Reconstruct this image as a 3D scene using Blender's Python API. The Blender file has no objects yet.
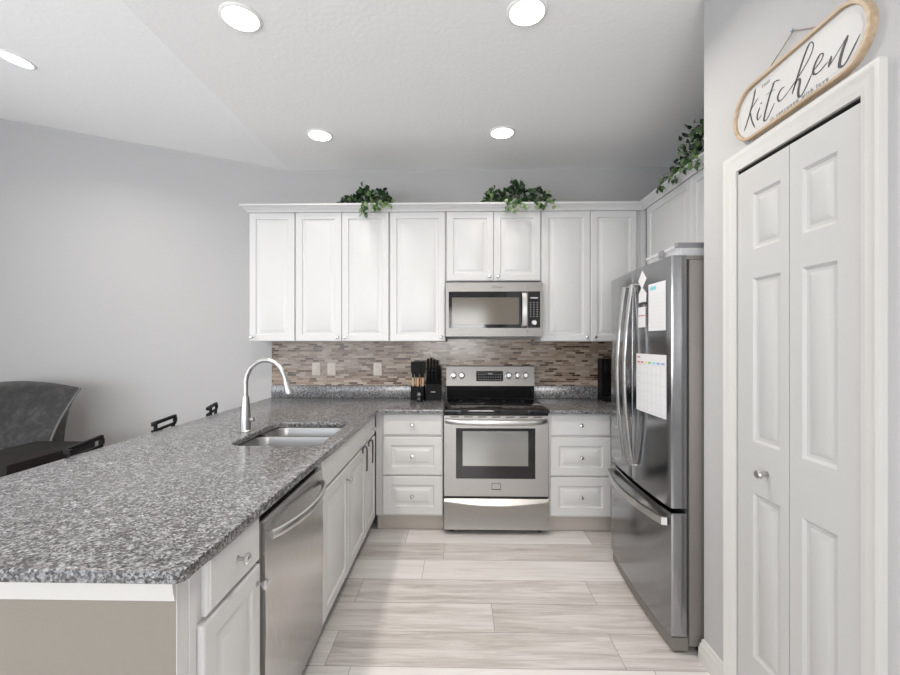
import bpy, bmesh, math, random
from mathutils import Vector, Matrix
random.seed(7)
PI = math.pi
SC = bpy.context.scene
COL = SC.collection

# ------------------------------------------------------------------ camera, world, light, exposure
cam_d = bpy.data.cameras.new('camera')
cam = bpy.data.objects.new('camera', cam_d); COL.objects.link(cam)
cam.location = (0, 0, 1.403)
cam.rotation_euler = (PI/2, 0, math.atan(9/430))
cam_d.sensor_width = 36; cam_d.lens = 430/900*36
cam_d.shift_y = 4.5/900
cam_d.clip_start = 0.02
SC.camera = cam

w = bpy.data.worlds.new('daylight'); SC.world = w; w.use_nodes = True
bg = w.node_tree.nodes['Background']; bg.inputs[0].default_value = (0.80, 0.88, 1, 1); bg.inputs[1].default_value = 2.0

vs = SC.view_settings
vs.view_transform = 'Standard'; vs.look = 'None'; vs.gamma = 1; vs.use_curve_mapping = False
vs.exposure = 0.42

def area(name, loc, rot, sx, sy, power, color, spread=PI):
    l = bpy.data.lights.new(name, 'AREA'); l.shape = 'RECTANGLE'; l.size = sx; l.size_y = sy
    l.energy = power; l.color = color; l.spread = spread
    o = bpy.data.objects.new(name, l); COL.objects.link(o); o.location = loc; o.rotation_euler = rot
    return o
# added lamps, unseen behind the camera and at far left, to light the room
UP = math.radians(52)      # lamp tilted upwards to brighten the ceiling
area('added_fill_left', (-3.0, -3.16, 1.25), (PI/2+UP, 0, 0), 3.0, 2.2, 36, (1, 0.985, 0.96))
area('added_fill_front', (-0.2, -3.16, 1.6), (PI/2+math.radians(34), 0, 0), 1.7, 1.3, 70, (1, 0.98, 0.95))
area('added_fill_side', (-5.16, -0.3, 1.4), (PI/2+math.radians(35), 0, -PI/2), 3.2, 2.1, 43, (0.97, 0.98, 1))
CAN_POWER = 11
CAN_COLOR = (1, 0.93, 0.85)

# ------------------------------------------------------------------ helpers
class MB:
    def __init__(s): s.bm = bmesh.new(); s.mi = 0
    def v(s, p): return s.bm.verts.new(p)
    def f(s, vs):
        try:
            fa = s.bm.faces.new(vs); fa.material_index = s.mi; return fa
        except ValueError: return None
    def box(s, x0, x1, y0, y1, z0, z1, bevel=0, M=None):
        r = bmesh.ops.create_cube(s.bm, size=1)
        vv = r['verts']
        T = Matrix.Translation(((x0+x1)/2, (y0+y1)/2, (z0+z1)/2)) @ Matrix.Diagonal((x1-x0, y1-y0, z1-z0, 1))
        for q in vv:
            q.co = T @ q.co
            if M: q.co = M @ q.co
        fs = set(f for q in vv for f in q.link_faces)
        for f in fs: f.material_index = s.mi
        if bevel:
            es = list(set(e for f in fs for e in f.edges))
            r = bmesh.ops.bevel(s.bm, geom=es, offset=bevel, segments=2, affect='EDGES', profile=.5)
            for f in r['faces']: f.material_index = s.mi
        return s
    def loops(s, rings, cap0=True, cap1=True, closed=True):
        R = [[s.v(p) for p in r] for r in rings]
        n = len(R[0])
        for a, b in zip(R, R[1:]):
            for i in range(n if closed else n-1):
                j = (i+1) % n
                s.f((a[i], a[j], b[j], b[i]))
        if cap0: s.f(R[0][::-1])
        if cap1: s.f(R[-1])
        return s
    def tube(s, pts, r, n=10, r2=None, up=None, caps=True, closed=False):
        P = [Vector(p) for p in pts]; N = len(P)
        rad = r if isinstance(r, (list, tuple)) else [r]*N
        rings = []; prev = None
        for i in range(N):
            if closed: d = (P[(i+1) % N]-P[i-1]).normalized()
            else: d = (P[min(i+1, N-1)]-P[max(i-1, 0)]).normalized()
            if up is not None: a = Vector(up)
            elif prev is not None: a = prev
            else: a = Vector((0, 0, 1)) if abs(d.z) < .9 else Vector((1, 0, 0))
            b = d.cross(a).normalized(); a = b.cross(d).normalized(); prev = a
            k = (r2/r) if (r2 and not isinstance(r, (list, tuple))) else 1
            rings.append([P[i]+a*math.cos(2*PI*j/n)*rad[i]*k+b*math.sin(2*PI*j/n)*rad[i] for j in range(n)])
        if closed: rings.append(rings[0]); return s.loops(rings, False, False)
        return s.loops(rings, caps, caps)
    def square(s, pts, a, b, up):          # a bar of rectangular section a (across) by b (along up)
        P = [Vector(p) for p in pts]; N = len(P); rings = []
        for i in range(N):
            d = (P[min(i+1, N-1)]-P[max(i-1, 0)]).normalized()
            sd = d.cross(Vector(up)).normalized(); u = sd.cross(d).normalized()
            rings.append([P[i]+sd*x*a/2+u*y*b/2 for x, y in ((1, 1), (-1, 1), (-1, -1), (1, -1))])
        return s.loops(rings)
    def lathe(s, prof, c, W=(0, 0, 1), n=16):   # prof: (radius, height along W)
        W = Vector(W).normalized(); a = W.orthogonal().normalized(); b = W.cross(a); c = Vector(c)
        rings = [[c+W*h+(a*math.cos(2*PI*j/n)+b*math.sin(2*PI*j/n))*max(r, 1e-4) for j in range(n)] for r, h in prof]
        return s.loops(rings)
    def prism(s, poly, axis, t0, t1):      # poly in the two other axes, in order
        def P(a, b, t): return {'x': (t, a, b), 'y': (a, t, b), 'z': (a, b, t)}[axis]
        return s.loops([[P(a, b, t0) for a, b in poly], [P(a, b, t1) for a, b in poly]])
    def merge(s, mesh, M=None):
        n0 = len(s.bm.verts); f0 = len(s.bm.faces)
        s.bm.from_mesh(mesh)
        s.bm.verts.ensure_lookup_table(); s.bm.faces.ensure_lookup_table()
        if M:
            for q in s.bm.verts[n0:]: q.co = M @ q.co
        for f in s.bm.faces[f0:]: f.material_index = s.mi
        return s
    def rot(s, M):
        for q in s.bm.verts: q.co = M @ q.co
        return s

def base_of(o):
    L = Vector((0, 0, 0))
    while o: L += o.location; o = o.parent
    return L
def obj(name, mb, mat, parent=None, smooth=True, kind=None, angle=35, recalc=True):
    if recalc: bmesh.ops.recalc_face_normals(mb.bm, faces=mb.bm.faces)
    if parent:
        L = base_of(parent)
        for q in mb.bm.verts: q.co -= L
    me = bpy.data.meshes.new(name); mb.bm.to_mesh(me); mb.bm.free()
    for m in (mat if isinstance(mat, (list, tuple)) else [mat]): me.materials.append(m)
    if smooth:
        for p in me.polygons: p.use_smooth = True
        me.set_sharp_from_angle(angle=math.radians(angle))
    o = bpy.data.objects.new(name, me); COL.objects.link(o)
    if parent: o.parent = parent
    if kind: o['kind'] = kind
    return o
def tag(o, label, cat, group=None):
    o['label'] = label; o['category'] = cat
    if group: o['group'] = group
    return o
def thing(name, label, cat, loc, group=None):
    o = bpy.data.objects.new(name, None); COL.objects.link(o); o.location = loc; o.empty_display_size = .05
    return tag(o, label, cat, group)
def struct(name, mb, mat, **k): return obj(name, mb, mat, kind='structure', **k)
def dup(root, loc, label):
    r = root.copy(); COL.objects.link(r); r.location = loc; r['label'] = label
    for ch in list(root.children):
        c = ch.copy(); COL.objects.link(c); c.parent = r
        for g in list(ch.children):
            d = g.copy(); COL.objects.link(d); d.parent = c
    return r
def curve_slab(outlines, z0, z1, bevel):
    cu = bpy.data.curves.new('slab', 'CURVE'); cu.dimensions = '2D'; cu.fill_mode = 'BOTH'
    cu.extrude = (z1-z0)/2-bevel; cu.bevel_depth = bevel; cu.bevel_resolution = 2; cu.offset = -bevel
    for pts in outlines:
        sp = cu.splines.new('POLY'); sp.points.add(len(pts)-1); sp.use_cyclic_u = True
        for q, p in zip(sp.points, pts): q.co = (p[0], p[1], 0, 1)
    o = bpy.data.objects.new('slab', cu); COL.objects.link(o)
    me = bpy.data.meshes.new_from_object(o.evaluated_get(bpy.context.evaluated_depsgraph_get()))
    bpy.data.objects.remove(o); bpy.data.curves.remove(cu)
    mb = MB(); mb.merge(me, Matrix.Translation((0, 0, (z0+z1)/2)))
    bmesh.ops.remove_doubles(mb.bm, verts=mb.bm.verts, dist=1e-5)
    return mb
def text_mesh(txt, size, align='LEFT', extrude=.0004, space=1.0):
    cu = bpy.data.curves.new('t', 'FONT'); cu.body = txt; cu.size = size; cu.extrude = extrude; cu.align_x = align
    cu.space_character = space; cu.resolution_u = 3
    o = bpy.data.objects.new('t', cu); COL.objects.link(o)
    me = bpy.data.meshes.new_from_object(o.evaluated_get(bpy.context.evaluated_depsgraph_get()))
    bpy.data.objects.remove(o); bpy.data.curves.remove(cu)
    return me
def rrect(x0, x1, y0, y1, r, n=6):
    out = []
    for cx, cy, a in ((x1-r, y0+r, -PI/2), (x1-r, y1-r, 0), (x0+r, y1-r, PI/2), (x0+r, y0+r, PI)):
        for k in range(n+1):
            t = a+PI/2*k/n; out.append((cx+r*math.cos(t), cy+r*math.sin(t)))
    return out

# ------------------------------------------------------------------ materials
def mat(name, color, rough=.5, metal=0, **k):
    m = bpy.data.materials.new(name); m.use_nodes = True
    b = m.node_tree.nodes['Principled BSDF']
    b.inputs['Base Color'].default_value = (*color, 1); b.inputs['Roughness'].default_value = rough; b.inputs['Metallic'].default_value = metal
    for a, v in k.items(): b.inputs[a].default_value = v
    return m
def nodes(m):
    t = m.node_tree; return t.nodes, t.links, t.nodes['Principled BSDF']
def tex_coord(N, L, scale=(1, 1, 1), loc=(0, 0, 0), rot=(0, 0, 0)):
    tc = N.new('ShaderNodeTexCoord'); mp = N.new('ShaderNodeMapping')
    mp.inputs['Scale'].default_value = scale; mp.inputs['Location'].default_value = loc; mp.inputs['Rotation'].default_value = rot
    L.new(tc.outputs['Object'], mp.inputs['Vector']); return mp.outputs[0]
def ramp(N, stops, interp='LINEAR'):
    r = N.new('ShaderNodeValToRGB'); r.color_ramp.interpolation = interp
    e = r.color_ramp.elements
    while len(e) < len(stops): e.new(.5)
    for q, (p, c) in zip(e, stops): q.position = p; q.color = (*c, 1)
    return r
def bump(N, L, b, src, strength, dist):
    bp = N.new('ShaderNodeBump'); bp.inputs['Strength'].default_value = strength; bp.inputs['Distance'].default_value = dist
    L.new(src, bp.inputs['Height']); L.new(bp.outputs[0], b.inputs['Normal'])
def plaster(name, color, rough=.85, scale=60, st=.12):
    m = mat(name, color, rough); N, L, b = nodes(m)
    n = N.new('ShaderNodeTexNoise'); n.inputs['Scale'].default_value = scale; n.inputs['Detail'].default_value = 4
    L.new(tex_coord(N, L), n.inputs['Vector']); bump(N, L, b, n.outputs[0], st, .004)
    return m
def granite():
    m = mat('granite', (.3, .3, .3), .22, 0, **{'Specular IOR Level': .8}); N, L, b = nodes(m)
    co = tex_coord(N, L)
    wn = N.new('ShaderNodeTexNoise'); wn.inputs['Scale'].default_value = 70; wn.inputs['Detail'].default_value = 3
    L.new(co, wn.inputs['Vector'])
    mx = N.new('ShaderNodeVectorMath'); mx.operation = 'MULTIPLY_ADD'; mx.inputs[1].default_value = (.012, .012, .012)
    L.new(wn.outputs['Color'], mx.inputs[0]); L.new(co, mx.inputs[2])
    v = N.new('ShaderNodeTexVoronoi'); v.inputs['Scale'].default_value = 185; L.new(mx.outputs[0], v.inputs['Vector'])
    sep = N.new('ShaderNodeSeparateColor'); L.new(v.outputs['Color'], sep.inputs[0])
    n2 = N.new('ShaderNodeTexNoise'); n2.inputs['Scale'].default_value = 48; n2.inputs['Detail'].default_value = 6; n2.inputs['Roughness'].default_value = .7
    L.new(co, n2.inputs['Vector'])
    md = N.new('ShaderNodeMath'); md.operation = 'MULTIPLY_ADD'; md.inputs[1].default_value = .5; L.new(sep.outputs[0], md.inputs[0])
    m3 = N.new('ShaderNodeMath'); m3.operation = 'MULTIPLY_ADD'; m3.inputs[1].default_value = .9; m3.inputs[2].default_value = -.22
    L.new(n2.outputs[0], m3.inputs[0]); L.new(m3.outputs[0], md.inputs[2])
    r = ramp(N, [(.10, (.018, .016, .015)), (.30, (.045, .042, .040)), (.40, (.095, .092, .091)), (.51, (.15, .15, .153)), (.64, (.235, .238, .248)), (.82, (.40, .405, .42))])
    L.new(md.outputs[0], r.inputs[0]); L.new(r.outputs[0], b.inputs['Base Color'])
    return m
def planks():
    m = mat('plank_floor', (.6, .55, .5), .3); N, L, b = nodes(m)
    co = tex_coord(N, L, loc=(.37, -2.081, 0))
    br = N.new('ShaderNodeTexBrick'); br.offset = 0; br.offset_frequency = 2; br.squash = 1
    for k, v in (('Scale', 1), ('Mortar Size', .0012), ('Mortar Smooth', .2), ('Bias', 0), ('Brick Width', 1.3), ('Row Height', .2285)): br.inputs[k].default_value = v
    br.inputs['Color1'].default_value = (0, 0, 0, 1); br.inputs['Color2'].default_value = (1, 1, 1, 1); br.inputs['Mortar'].default_value = (.5, .5, .5, 1)
    # each row of boards starts at its own chance offset
    sy = N.new('ShaderNodeSeparateXYZ'); L.new(co, sy.inputs[0])
    dv = N.new('ShaderNodeMath'); dv.operation = 'DIVIDE'; dv.inputs[1].default_value = .2285; L.new(sy.outputs[1], dv.inputs[0])
    fl = N.new('ShaderNodeMath'); fl.operation = 'FLOOR'; L.new(dv.outputs[0], fl.inputs[0])
    wn = N.new('ShaderNodeTexWhiteNoise'); wn.noise_dimensions = '1D'; L.new(fl.outputs[0], wn.inputs['W'])
    sh = N.new('ShaderNodeMath'); sh.operation = 'MULTIPLY_ADD'; sh.inputs[1].default_value = 1.3; L.new(wn.outputs['Value'], sh.inputs[0]); L.new(sy.outputs[0], sh.inputs[2])
    cb = N.new('ShaderNodeCombineXYZ'); L.new(sh.outputs[0], cb.inputs[0]); L.new(sy.outputs[1], cb.inputs[1])
    L.new(cb.outputs[0], br.inputs['Vector'])
    sp = N.new('ShaderNodeSeparateColor'); L.new(br.outputs['Color'], sp.inputs[0])
    # grain stretched along the plank, shifted from plank to plank
    cx = N.new('ShaderNodeCombineXYZ'); L.new(sp.outputs[0], cx.inputs[2])
    sc = N.new('ShaderNodeVectorMath'); sc.operation = 'MULTIPLY_ADD'; sc.inputs[1].default_value = (1, 1, 40)
    L.new(cx.outputs[0], sc.inputs[0]); L.new(co, sc.inputs[2])
    def grain(scale, sx, sy, det, dist=0):
        mp = N.new('ShaderNodeMapping'); mp.inputs['Scale'].default_value = (sx, sy, 1); L.new(sc.outputs[0], mp.inputs[0])
        n = N.new('ShaderNodeTexNoise'); n.inputs['Scale'].default_value = scale; n.inputs['Detail'].default_value = det
        n.inputs['Roughness'].default_value = .65; n.inputs['Distortion'].default_value = dist
        L.new(mp.outputs[0], n.inputs['Vector']); return n.outputs[0]
    g1 = grain(3, .8, 9, 6, .6); g2 = grain(13, .4, 14, 5, .3)
    a = N.new('ShaderNodeMath'); a.operation = 'MULTIPLY_ADD'; a.inputs[1].default_value = .42; L.new(sp.outputs[0], a.inputs[0])
    a2 = N.new('ShaderNodeMath'); a2.operation = 'MULTIPLY_ADD'; a2.inputs[1].default_value = .95; L.new(g1, a2.inputs[0]); L.new(a2.outputs[0], a.inputs[2])
    a3 = N.new('ShaderNodeMath'); a3.operation = 'MULTIPLY_ADD'; a3.inputs[1].default_value = .42; a3.inputs[2].default_value = -.34
    L.new(g2, a3.inputs[0]); L.new(a3.outputs[0], a2.inputs[2])
    r = ramp(N, [(.08, (.32, .29, .27)), (.30, (.46, .425, .405)), (.48, (.60, .57, .55)), (.68, (.69, .665, .65)), (.95, (.78, .76, .745))])
    L.new(a.outputs[0], r.inputs[0])
    mixn = N.new('ShaderNodeMix'); mixn.data_type = 'RGBA'; mixn.inputs[7].default_value = (.16, .14, .125, 1)
    L.new(br.outputs['Fac'], mixn.inputs[0]); L.new(r.outputs[0], mixn.inputs[6]); L.new(mixn.outputs[2], b.inputs['Base Color'])
    bump(N, L, b, g2, .08, .002)
    return m
def mosaic():
    m = mat('mosaic_tile', (.5, .45, .4), .18); N, L, b = nodes(m)
    tc = N.new('ShaderNodeTexCoord'); sx = N.new('ShaderNodeSeparateXYZ'); cx = N.new('ShaderNodeCombineXYZ')
    L.new(tc.outputs['Object'], sx.inputs[0]); L.new(sx.outputs[0], cx.inputs[0]); L.new(sx.outputs[2], cx.inputs[1])
    br = N.new('ShaderNodeTexBrick'); br.offset = .43; br.offset_frequency = 2; br.squash = .72; br.squash_frequency = 3
    for k, v in (('Scale', 1), ('Mortar Size', .0011), ('Mortar Smooth', .1), ('Bias', 0), ('Brick Width', .078), ('Row Height', .0178)): br.inputs[k].default_value = v
    br.inputs['Color1'].default_value = (0, 0, 0, 1); br.inputs['Color2'].default_value = (1, 1, 1, 1); br.inputs['Mortar'].default_value = (.5, .5, .5, 1)
    L.new(cx.outputs[0], br.inputs['Vector'])
    r = ramp(N, [(0, (.075, .047, .032)), (.13, (.17, .11, .075)), (.26, (.27, .195, .145)), (.40, (.34, .27, .21)), (.55, (.24, .18, .135)), (.68, (.41, .34, .28)), (.84, (.31, .25, .20))], 'CONSTANT')
    L.new(br.outputs['Color'], r.inputs[0])
    mixn = N.new('ShaderNodeMix'); mixn.data_type = 'RGBA'; mixn.inputs[7].default_value = (.37, .315, .265, 1)
    L.new(br.outputs['Fac'], mixn.inputs[0]); L.new(r.outputs[0], mixn.inputs[6]); L.new(mixn.outputs[2], b.inputs['Base Color'])
    inv = N.new('ShaderNodeMath'); inv.operation = 'SUBTRACT'; inv.inputs[0].default_value = 1; L.new(br.outputs['Fac'], inv.inputs[1])
    bump(N, L, b, inv.outputs[0], .4, .002)
    return m
def brushed(name, color, rough, axis='x', metal=1.0):
    m = mat(name, color, rough, metal); N, L, b = nodes(m)
    s = {'x': (2, 90, 90), 'y': (90, 2, 90), 'z': (90, 90, 2)}[axis]
    n = N.new('ShaderNodeTexNoise'); n.inputs['Scale'].default_value = 6; n.inputs['Detail'].default_value = 3
    L.new(tex_coord(N, L, scale=s), n.inputs['Vector'])
    mr = N.new('ShaderNodeMapRange'); mr.inputs[3].default_value = rough-.06; mr.inputs[4].default_value = rough+.08
    L.new(n.outputs[0], mr.inputs[0]); L.new(mr.outputs[0], b.inputs['Roughness'])
    bump(N, L, b, n.outputs[0], .03, .001)
    return m
def leather():
    m = mat('dark_suede', (.035, .034, .034), .6, **{'Sheen Weight': .3, 'Sheen Roughness': .4}); N, L, b = nodes(m)
    n = N.new('ShaderNodeTexNoise'); n.inputs['Scale'].default_value = 14; n.inputs['Detail'].default_value = 8; n.inputs['Roughness'].default_value = .75
    L.new(tex_coord(N, L), n.inputs['Vector'])
    r = ramp(N, [(.32, (.007, .007, .007)), (.5, (.018, .0175, .0175)), (.7, (.058, .056, .053))]); L.new(n.outputs[0], r.inputs[0]); L.new(r.outputs[0], b.inputs['Base Color'])
    bump(N, L, b, n.outputs[0], .15, .004)
    return m
def wood(name, c0, c1, scale=8):
    m = mat(name, c0, .5); N, L, b = nodes(m)
    n = N.new('ShaderNodeTexNoise'); n.inputs['Scale'].default_value = scale; n.inputs['Detail'].default_value = 5
    L.new(tex_coord(N, L, scale=(8, 1, 8)), n.inputs['Vector'])
    r = ramp(N, [(.3, c0), (.7, c1)]); L.new(n.outputs[0], r.inputs[0]); L.new(r.outputs[0], b.inputs['Base Color'])
    return m

M_WALL = plaster('wall_paint', (.45, .447, .445))
M_KNEE = plaster('knee_wall_darkened', (.245, .222, .19))  # beige wall paint, darkened to offset strong light from the front
M_CEIL = plaster('ceiling_texture', (.90, .90, .895), .9, 38, .35)
M_TRIM = mat('trim_white', (.59, .58, .56), .4)
M_CAB = mat('cabinet_white', (.63, .63, .625), .33)
M_DOOR = mat('door_white', (.48, .48, .47), .4)
M_TOE = mat('toe_board', (.50, .455, .41), .5)
M_GRAN = granite(); M_FLOOR = planks(); M_TILE = mosaic()
M_STEEL = brushed('stainless_steel', (.44, .43, .415), .38, 'x')
M_STEEL2 = brushed('stainless_darkened', (.27, .26, .25), .42, 'x')  # steel copy darkened against bright window reflection on backguard and microwave
M_STEELV = brushed('stainless_steel_door', (.64, .63, .625), .24, 'z')
M_DARKST = brushed('dark_stainless', (.30, .305, .315), .16, 'z')
M_TAUPE = mat('fridge_side_paint', (.20, .185, .17), .45, .2)
M_SINK = brushed('sink_steel', (.42, .415, .41), .33, 'x')
M_CHROME = mat('satin_steel', (.60, .595, .59), .30, 1)
M_NICKEL = brushed('brushed_nickel', (.50, .495, .49), .32, 'z')
M_BLACKG = mat('black_glass', (.008, .008, .009), .05)
M_BLACK = mat('black_plastic', (.004, .004, .0045), .5, 0, **{'Specular IOR Level': .15})
M_BLACKM = mat('black_metal', (.005, .005, .006), .6, 0, **{'Specular IOR Level': .2})
M_DGREY = mat('dark_gap', (.03, .03, .03), .6)
M_OVENG = mat('oven_window_glass', (.30, .30, .29), .08, .6)
M_MICROG = mat('microwave_window', (.12, .105, .085), .12)
M_PAPER = mat('white_paper', (.64, .64, .65), .6)
M_INK = mat('dark_ink', (.035, .035, .04), .6)
M_GREYINK = mat('grey_ink', (.5, .5, .52), .6)
M_INKS = mat('soft_black_ink', (.22, .22, .23), .6)
M_HOOK = mat('dark_hook_metal', (.10, .10, .10), .35, .9)
M_RING = mat('white_ring', (.85, .85, .84), .5)
M_RED = mat('red_ink', (.55, .12, .12), .6)
M_TEAL = mat('teal_ink', (.18, .5, .6), .6)
M_YEL = mat('yellow_ink', (.75, .55, .1), .6)
M_GRN = mat('green_ink', (.12, .4, .15), .6)
M_BLUE = mat('blue_ink', (.2, .3, .6), .6)
M_PLATE = mat('outlet_plastic', (.66, .61, .54), .4)
M_SUEDE = leather()
M_PIPE = mat('grey_piping', (.13, .13, .13), .6)
M_BROWN = mat('dark_brown_leather', (.010, .008, .0075), .6, 0, **{'Specular IOR Level': .2})
M_WOODFR = wood('light_wood', (.36, .26, .165), (.50, .385, .265))
M_SIGN = mat('sign_board_white', (.52, .52, .51), .5)
M_TWINE = mat('twine', (.30, .25, .20), .8)
M_NAIL = mat('nail', (.12, .16, .2), .4, .8)
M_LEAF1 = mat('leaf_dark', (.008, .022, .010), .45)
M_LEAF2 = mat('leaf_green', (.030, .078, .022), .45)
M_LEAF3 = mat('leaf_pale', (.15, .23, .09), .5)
M_STEM = mat('stem_green', (.05, .08, .03), .6)
M_BASKET = mat('dark_pot', (.03, .025, .02), .6)
M_HANDLEW = mat('pale_wood_handle', (.62, .40, .24), .5)
M_CLEAR = mat('clear_plastic', (.75, .76, .78), .15, 0, **{'Alpha': .38})
M_LID = mat('grey_lid', (.20, .195, .21), .4)
M_LENS = mat('lamp_lens', (1, 1, 1), .5)
_b = M_LENS.node_tree.nodes['Principled BSDF']; _b.inputs['Emission Color'].default_value = (1, .97, .92, 1); _b.inputs['Emission Strength'].default_value = 6
M_CRYST = mat('crystal_knob', (.75, .75, .75), .06, .9)

# ------------------------------------------------------------------ the setting
XL, XR, YF, YB = -5.2, 1.82, -3.2, 3.78
ZC, XFOLD, SLOPE = 2.92, -1.5, .187
def ceil_z(x): return ZC if x > XFOLD else ZC+(XFOLD-x)*SLOPE
mb = MB(); mb.box(XL-.1, XR+.1, YF-.1, YB+.1, -.08, 0); struct('floor', mb, M_FLOOR, smooth=False)
mb = MB(); mb.prism([(XR+.1, ZC), (XFOLD, ZC), (XL-.1, ceil_z(XL-.1)), (XL-.1, ceil_z(XL-.1)+.1), (XFOLD, ZC+.1), (XR+.1, ZC+.1)], 'y', YF-.1, YB+.1)
struct('ceiling', mb, M_CEIL, smooth=False)
mb = MB(); mb.prism([(XL-.1, 0), (XR+.1, 0), (XR+.1, ZC), (XFOLD, ZC), (XL-.1, ceil_z(XL-.1))], 'y', YB, YB+.1)
struct('wall_back', mb, M_WALL, smooth=False)
mb = MB(); mb.box(XR, XR+.1, YF, YB, 0, ZC); struct('wall_right', mb, M_WALL, smooth=False)
def wall_with_hole(mb, axis, p0, p1, a0, a1, z1, holes):
    # a straight wall split round its openings (a, b, low, high)
    def B(u0, u1, v0, v1):
        if u1-u0 < 1e-4 or v1-v0 < 1e-4: return
        if axis == 'y': mb.box(u0, u1, p0, p1, v0, v1)
        else: mb.box(p0, p1, u0, u1, v0, v1)
    u = a0
    for h0, h1, l, h in holes:
        B(u, h0, 0, z1); B(h0, h1, 0, l); B(h0, h1, h, z1); u = h1
    B(u, a1, 0, z1)
mb = MB(); wall_with_hole(mb, 'y', YF-.1, YF, XL, XR, 3.61, [(-4.5, -1.5, .15, 2.35), (-1.05, .65, .95, 2.25)]); struct('wall_front', mb, M_WALL, smooth=False)
mb = MB(); wall_with_hole(mb, 'x', XL-.1, XL, YF, YB, 3.61, [(-1.9, 1.3, .35, 2.45)]); struct('wall_left', mb, M_WALL, smooth=False)
# unseen windows added for the light: frames behind the camera and at far left
def win(name, axis, p, a0, a1, z0, z1, mull):
    mb = MB()
    def B(u0, u1, v0, v1):
        if axis == 'y': mb.box(u0, u1, p-.06, p-.01, v0, v1)
        else: mb.box(p-.06, p-.01, u0, u1, v0, v1)
    B(a0, a1, z0, z0+.06); B(a0, a1, z1-.06, z1); B(a0, a0+.06, z0+.06, z1-.06); B(a1-.06, a1, z0+.06, z1-.06)
    for k in range(1, mull): c = a0+(a1-a0)*k/mull; B(c-.03, c+.03, z0+.06, z1-.06)
    struct(name, mb, M_TRIM, smooth=False)
win('added_window_1', 'y', YF, -4.5, -1.5, .15, 2.35, 2); win('added_window_2', 'y', YF, -1.05, .65, .95, 2.25, 2); win('added_window_3', 'x', XL, -1.9, 1.3, .35, 2.45, 2)
# pantry wall: door opening, return towards the alcove of the fridge
PX, PY = 1.075, 1.91
D0, D1, DT = 1.163, 1.678, 2.058
mb = MB(); wall_with_hole(mb, 'x', PX, PX+.1, YF, PY-.1, ZC, [(D0, D1, 0, DT)]); mb.box(PX, XR, PY-.1, PY, 0, ZC, 0)
struct('wall_pantry', mb, M_WALL, smooth=False)
# casing with stepped profile
def casing_prof(o0, o1):
    return [(o0, .0), (o0, .010), (o0+.2*(o1-o0), .013), (o0+.3*(o1-o0), .016), (o0+.72*(o1-o0), .018), (o0+.8*(o1-o0), .021), (o1, .021), (o1, .0)]
mb = MB(); prof = casing_prof(0, .062)
path = [(D1, 0, 1, 0), (D1, DT, 1, 1), (D0, DT, -1, 1), (D0, 0, -1, 0)]
rings = [[(PX-d, y+sy*o, z+sz*o) for o, d in prof] for y, z, sy, sz in path]
mb.loops(rings, True, True)
struct('trim_1', mb, M_TRIM)
mb = MB()   # jamb lining, coloured dark for the shade in the door gap
mb.box(PX+.001, PX+.099, D0, D0+.004, 0, DT); mb.box(PX+.001, PX+.099, D1-.004, D1, 0, DT); mb.box(PX+.001, PX+.099, D0, D1, DT-.004, DT)
struct('trim_2', mb, M_DGREY, smooth=False)
# bifold pantry door
door = bpy.data.objects.new('door_1', None); COL.objects.link(door); door.location = (PX, D1, 0); door['kind'] = 'structure'
def leaf(y_hi, y_lo, py0, py1):
    # faces -X; u runs from y_hi towards y_lo
    mb = MB(); xf = 1.0695; t = .03
    w = y_hi-y_lo; us = [0, y_hi-py1, y_hi-py0, w]
    zs = [.012, .26, .856, 1.041, 1.635, 1.74, 1.944, 2.041]
    P = lambda u, v, d: (xf+d, y_hi-u, v)
    for i in range(3):
        for j in range(7):
            u0, u1, v0, v1 = us[i], us[i+1], zs[j], zs[j+1]
            if i == 1 and j in (1, 3, 5):
                rr = []
                for ins, d in ((0, 0), (.010, .007), (.020, .008), (.040, .001)):
                    rr.append([P(u0+ins, v0+ins, d), P(u1-ins, v0+ins, d), P(u1-ins, v1-ins, d), P(u0+ins, v1-ins, d)])
                mb.loops(rr, False, True)
            else:
                mb.f([mb.v(P(a, b, 0)) for a, b in ((u0, v0), (u1, v0), (u1, v1), (u0, v1))])
    bmesh.ops.remove_doubles(mb.bm, verts=mb.bm.verts, dist=1e-5)
    a = [P(0, zs[0], 0), P(w, zs[0], 0), P(w, zs[-1], 0), P(0, zs[-1], 0)]
    b = [P(u, v, t) for u, v in ((0, zs[0]), (w, zs[0]), (w, zs[-1]), (0, zs[-1]))]
    mb.loops([a, b], False, True)
    bmesh.ops.remove_doubles(mb.bm, verts=mb.bm.verts, dist=1e-5)
    return obj('door_leaf', mb, M_DOOR, door, angle=20)
l1 = leaf(D1-.007, 1.4165, 1.454, 1.588); leaf(1.4135, D0+.004, 1.238, 1.363)
ky = 1.515
mb = MB(); mb.lathe([(.011, 0), (.011, .004), (.006, .006), (.006, .018), (.013, .022), (.015, .03), (.012, .037), (.001, .039)], (1.069, ky, .943), (-1, 0, 0)); obj('door_knob', mb, M_NICKEL, l1)
# baseboards
mb = MB(); bp = [(0, 0), (.016, 0), (.016, .055), (.012, .064), (.013, .07), (.008, .08), (.006, .095), (0, .1)]
mb.loops([[(PX-o, 1.742, z) for o, z in bp], [(PX-o, PY+o, z) for o, z in bp], [(1.3, PY+o, z) for o, z in bp]])
struct('baseboard_pantry', mb, M_TRIM)
mb = MB(); mb.loops([[(XL, YB-o, z) for o, z in bp], [(-1.66, YB-o, z) for o, z in bp]]); struct('baseboard_back', mb, M_TRIM)
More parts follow.
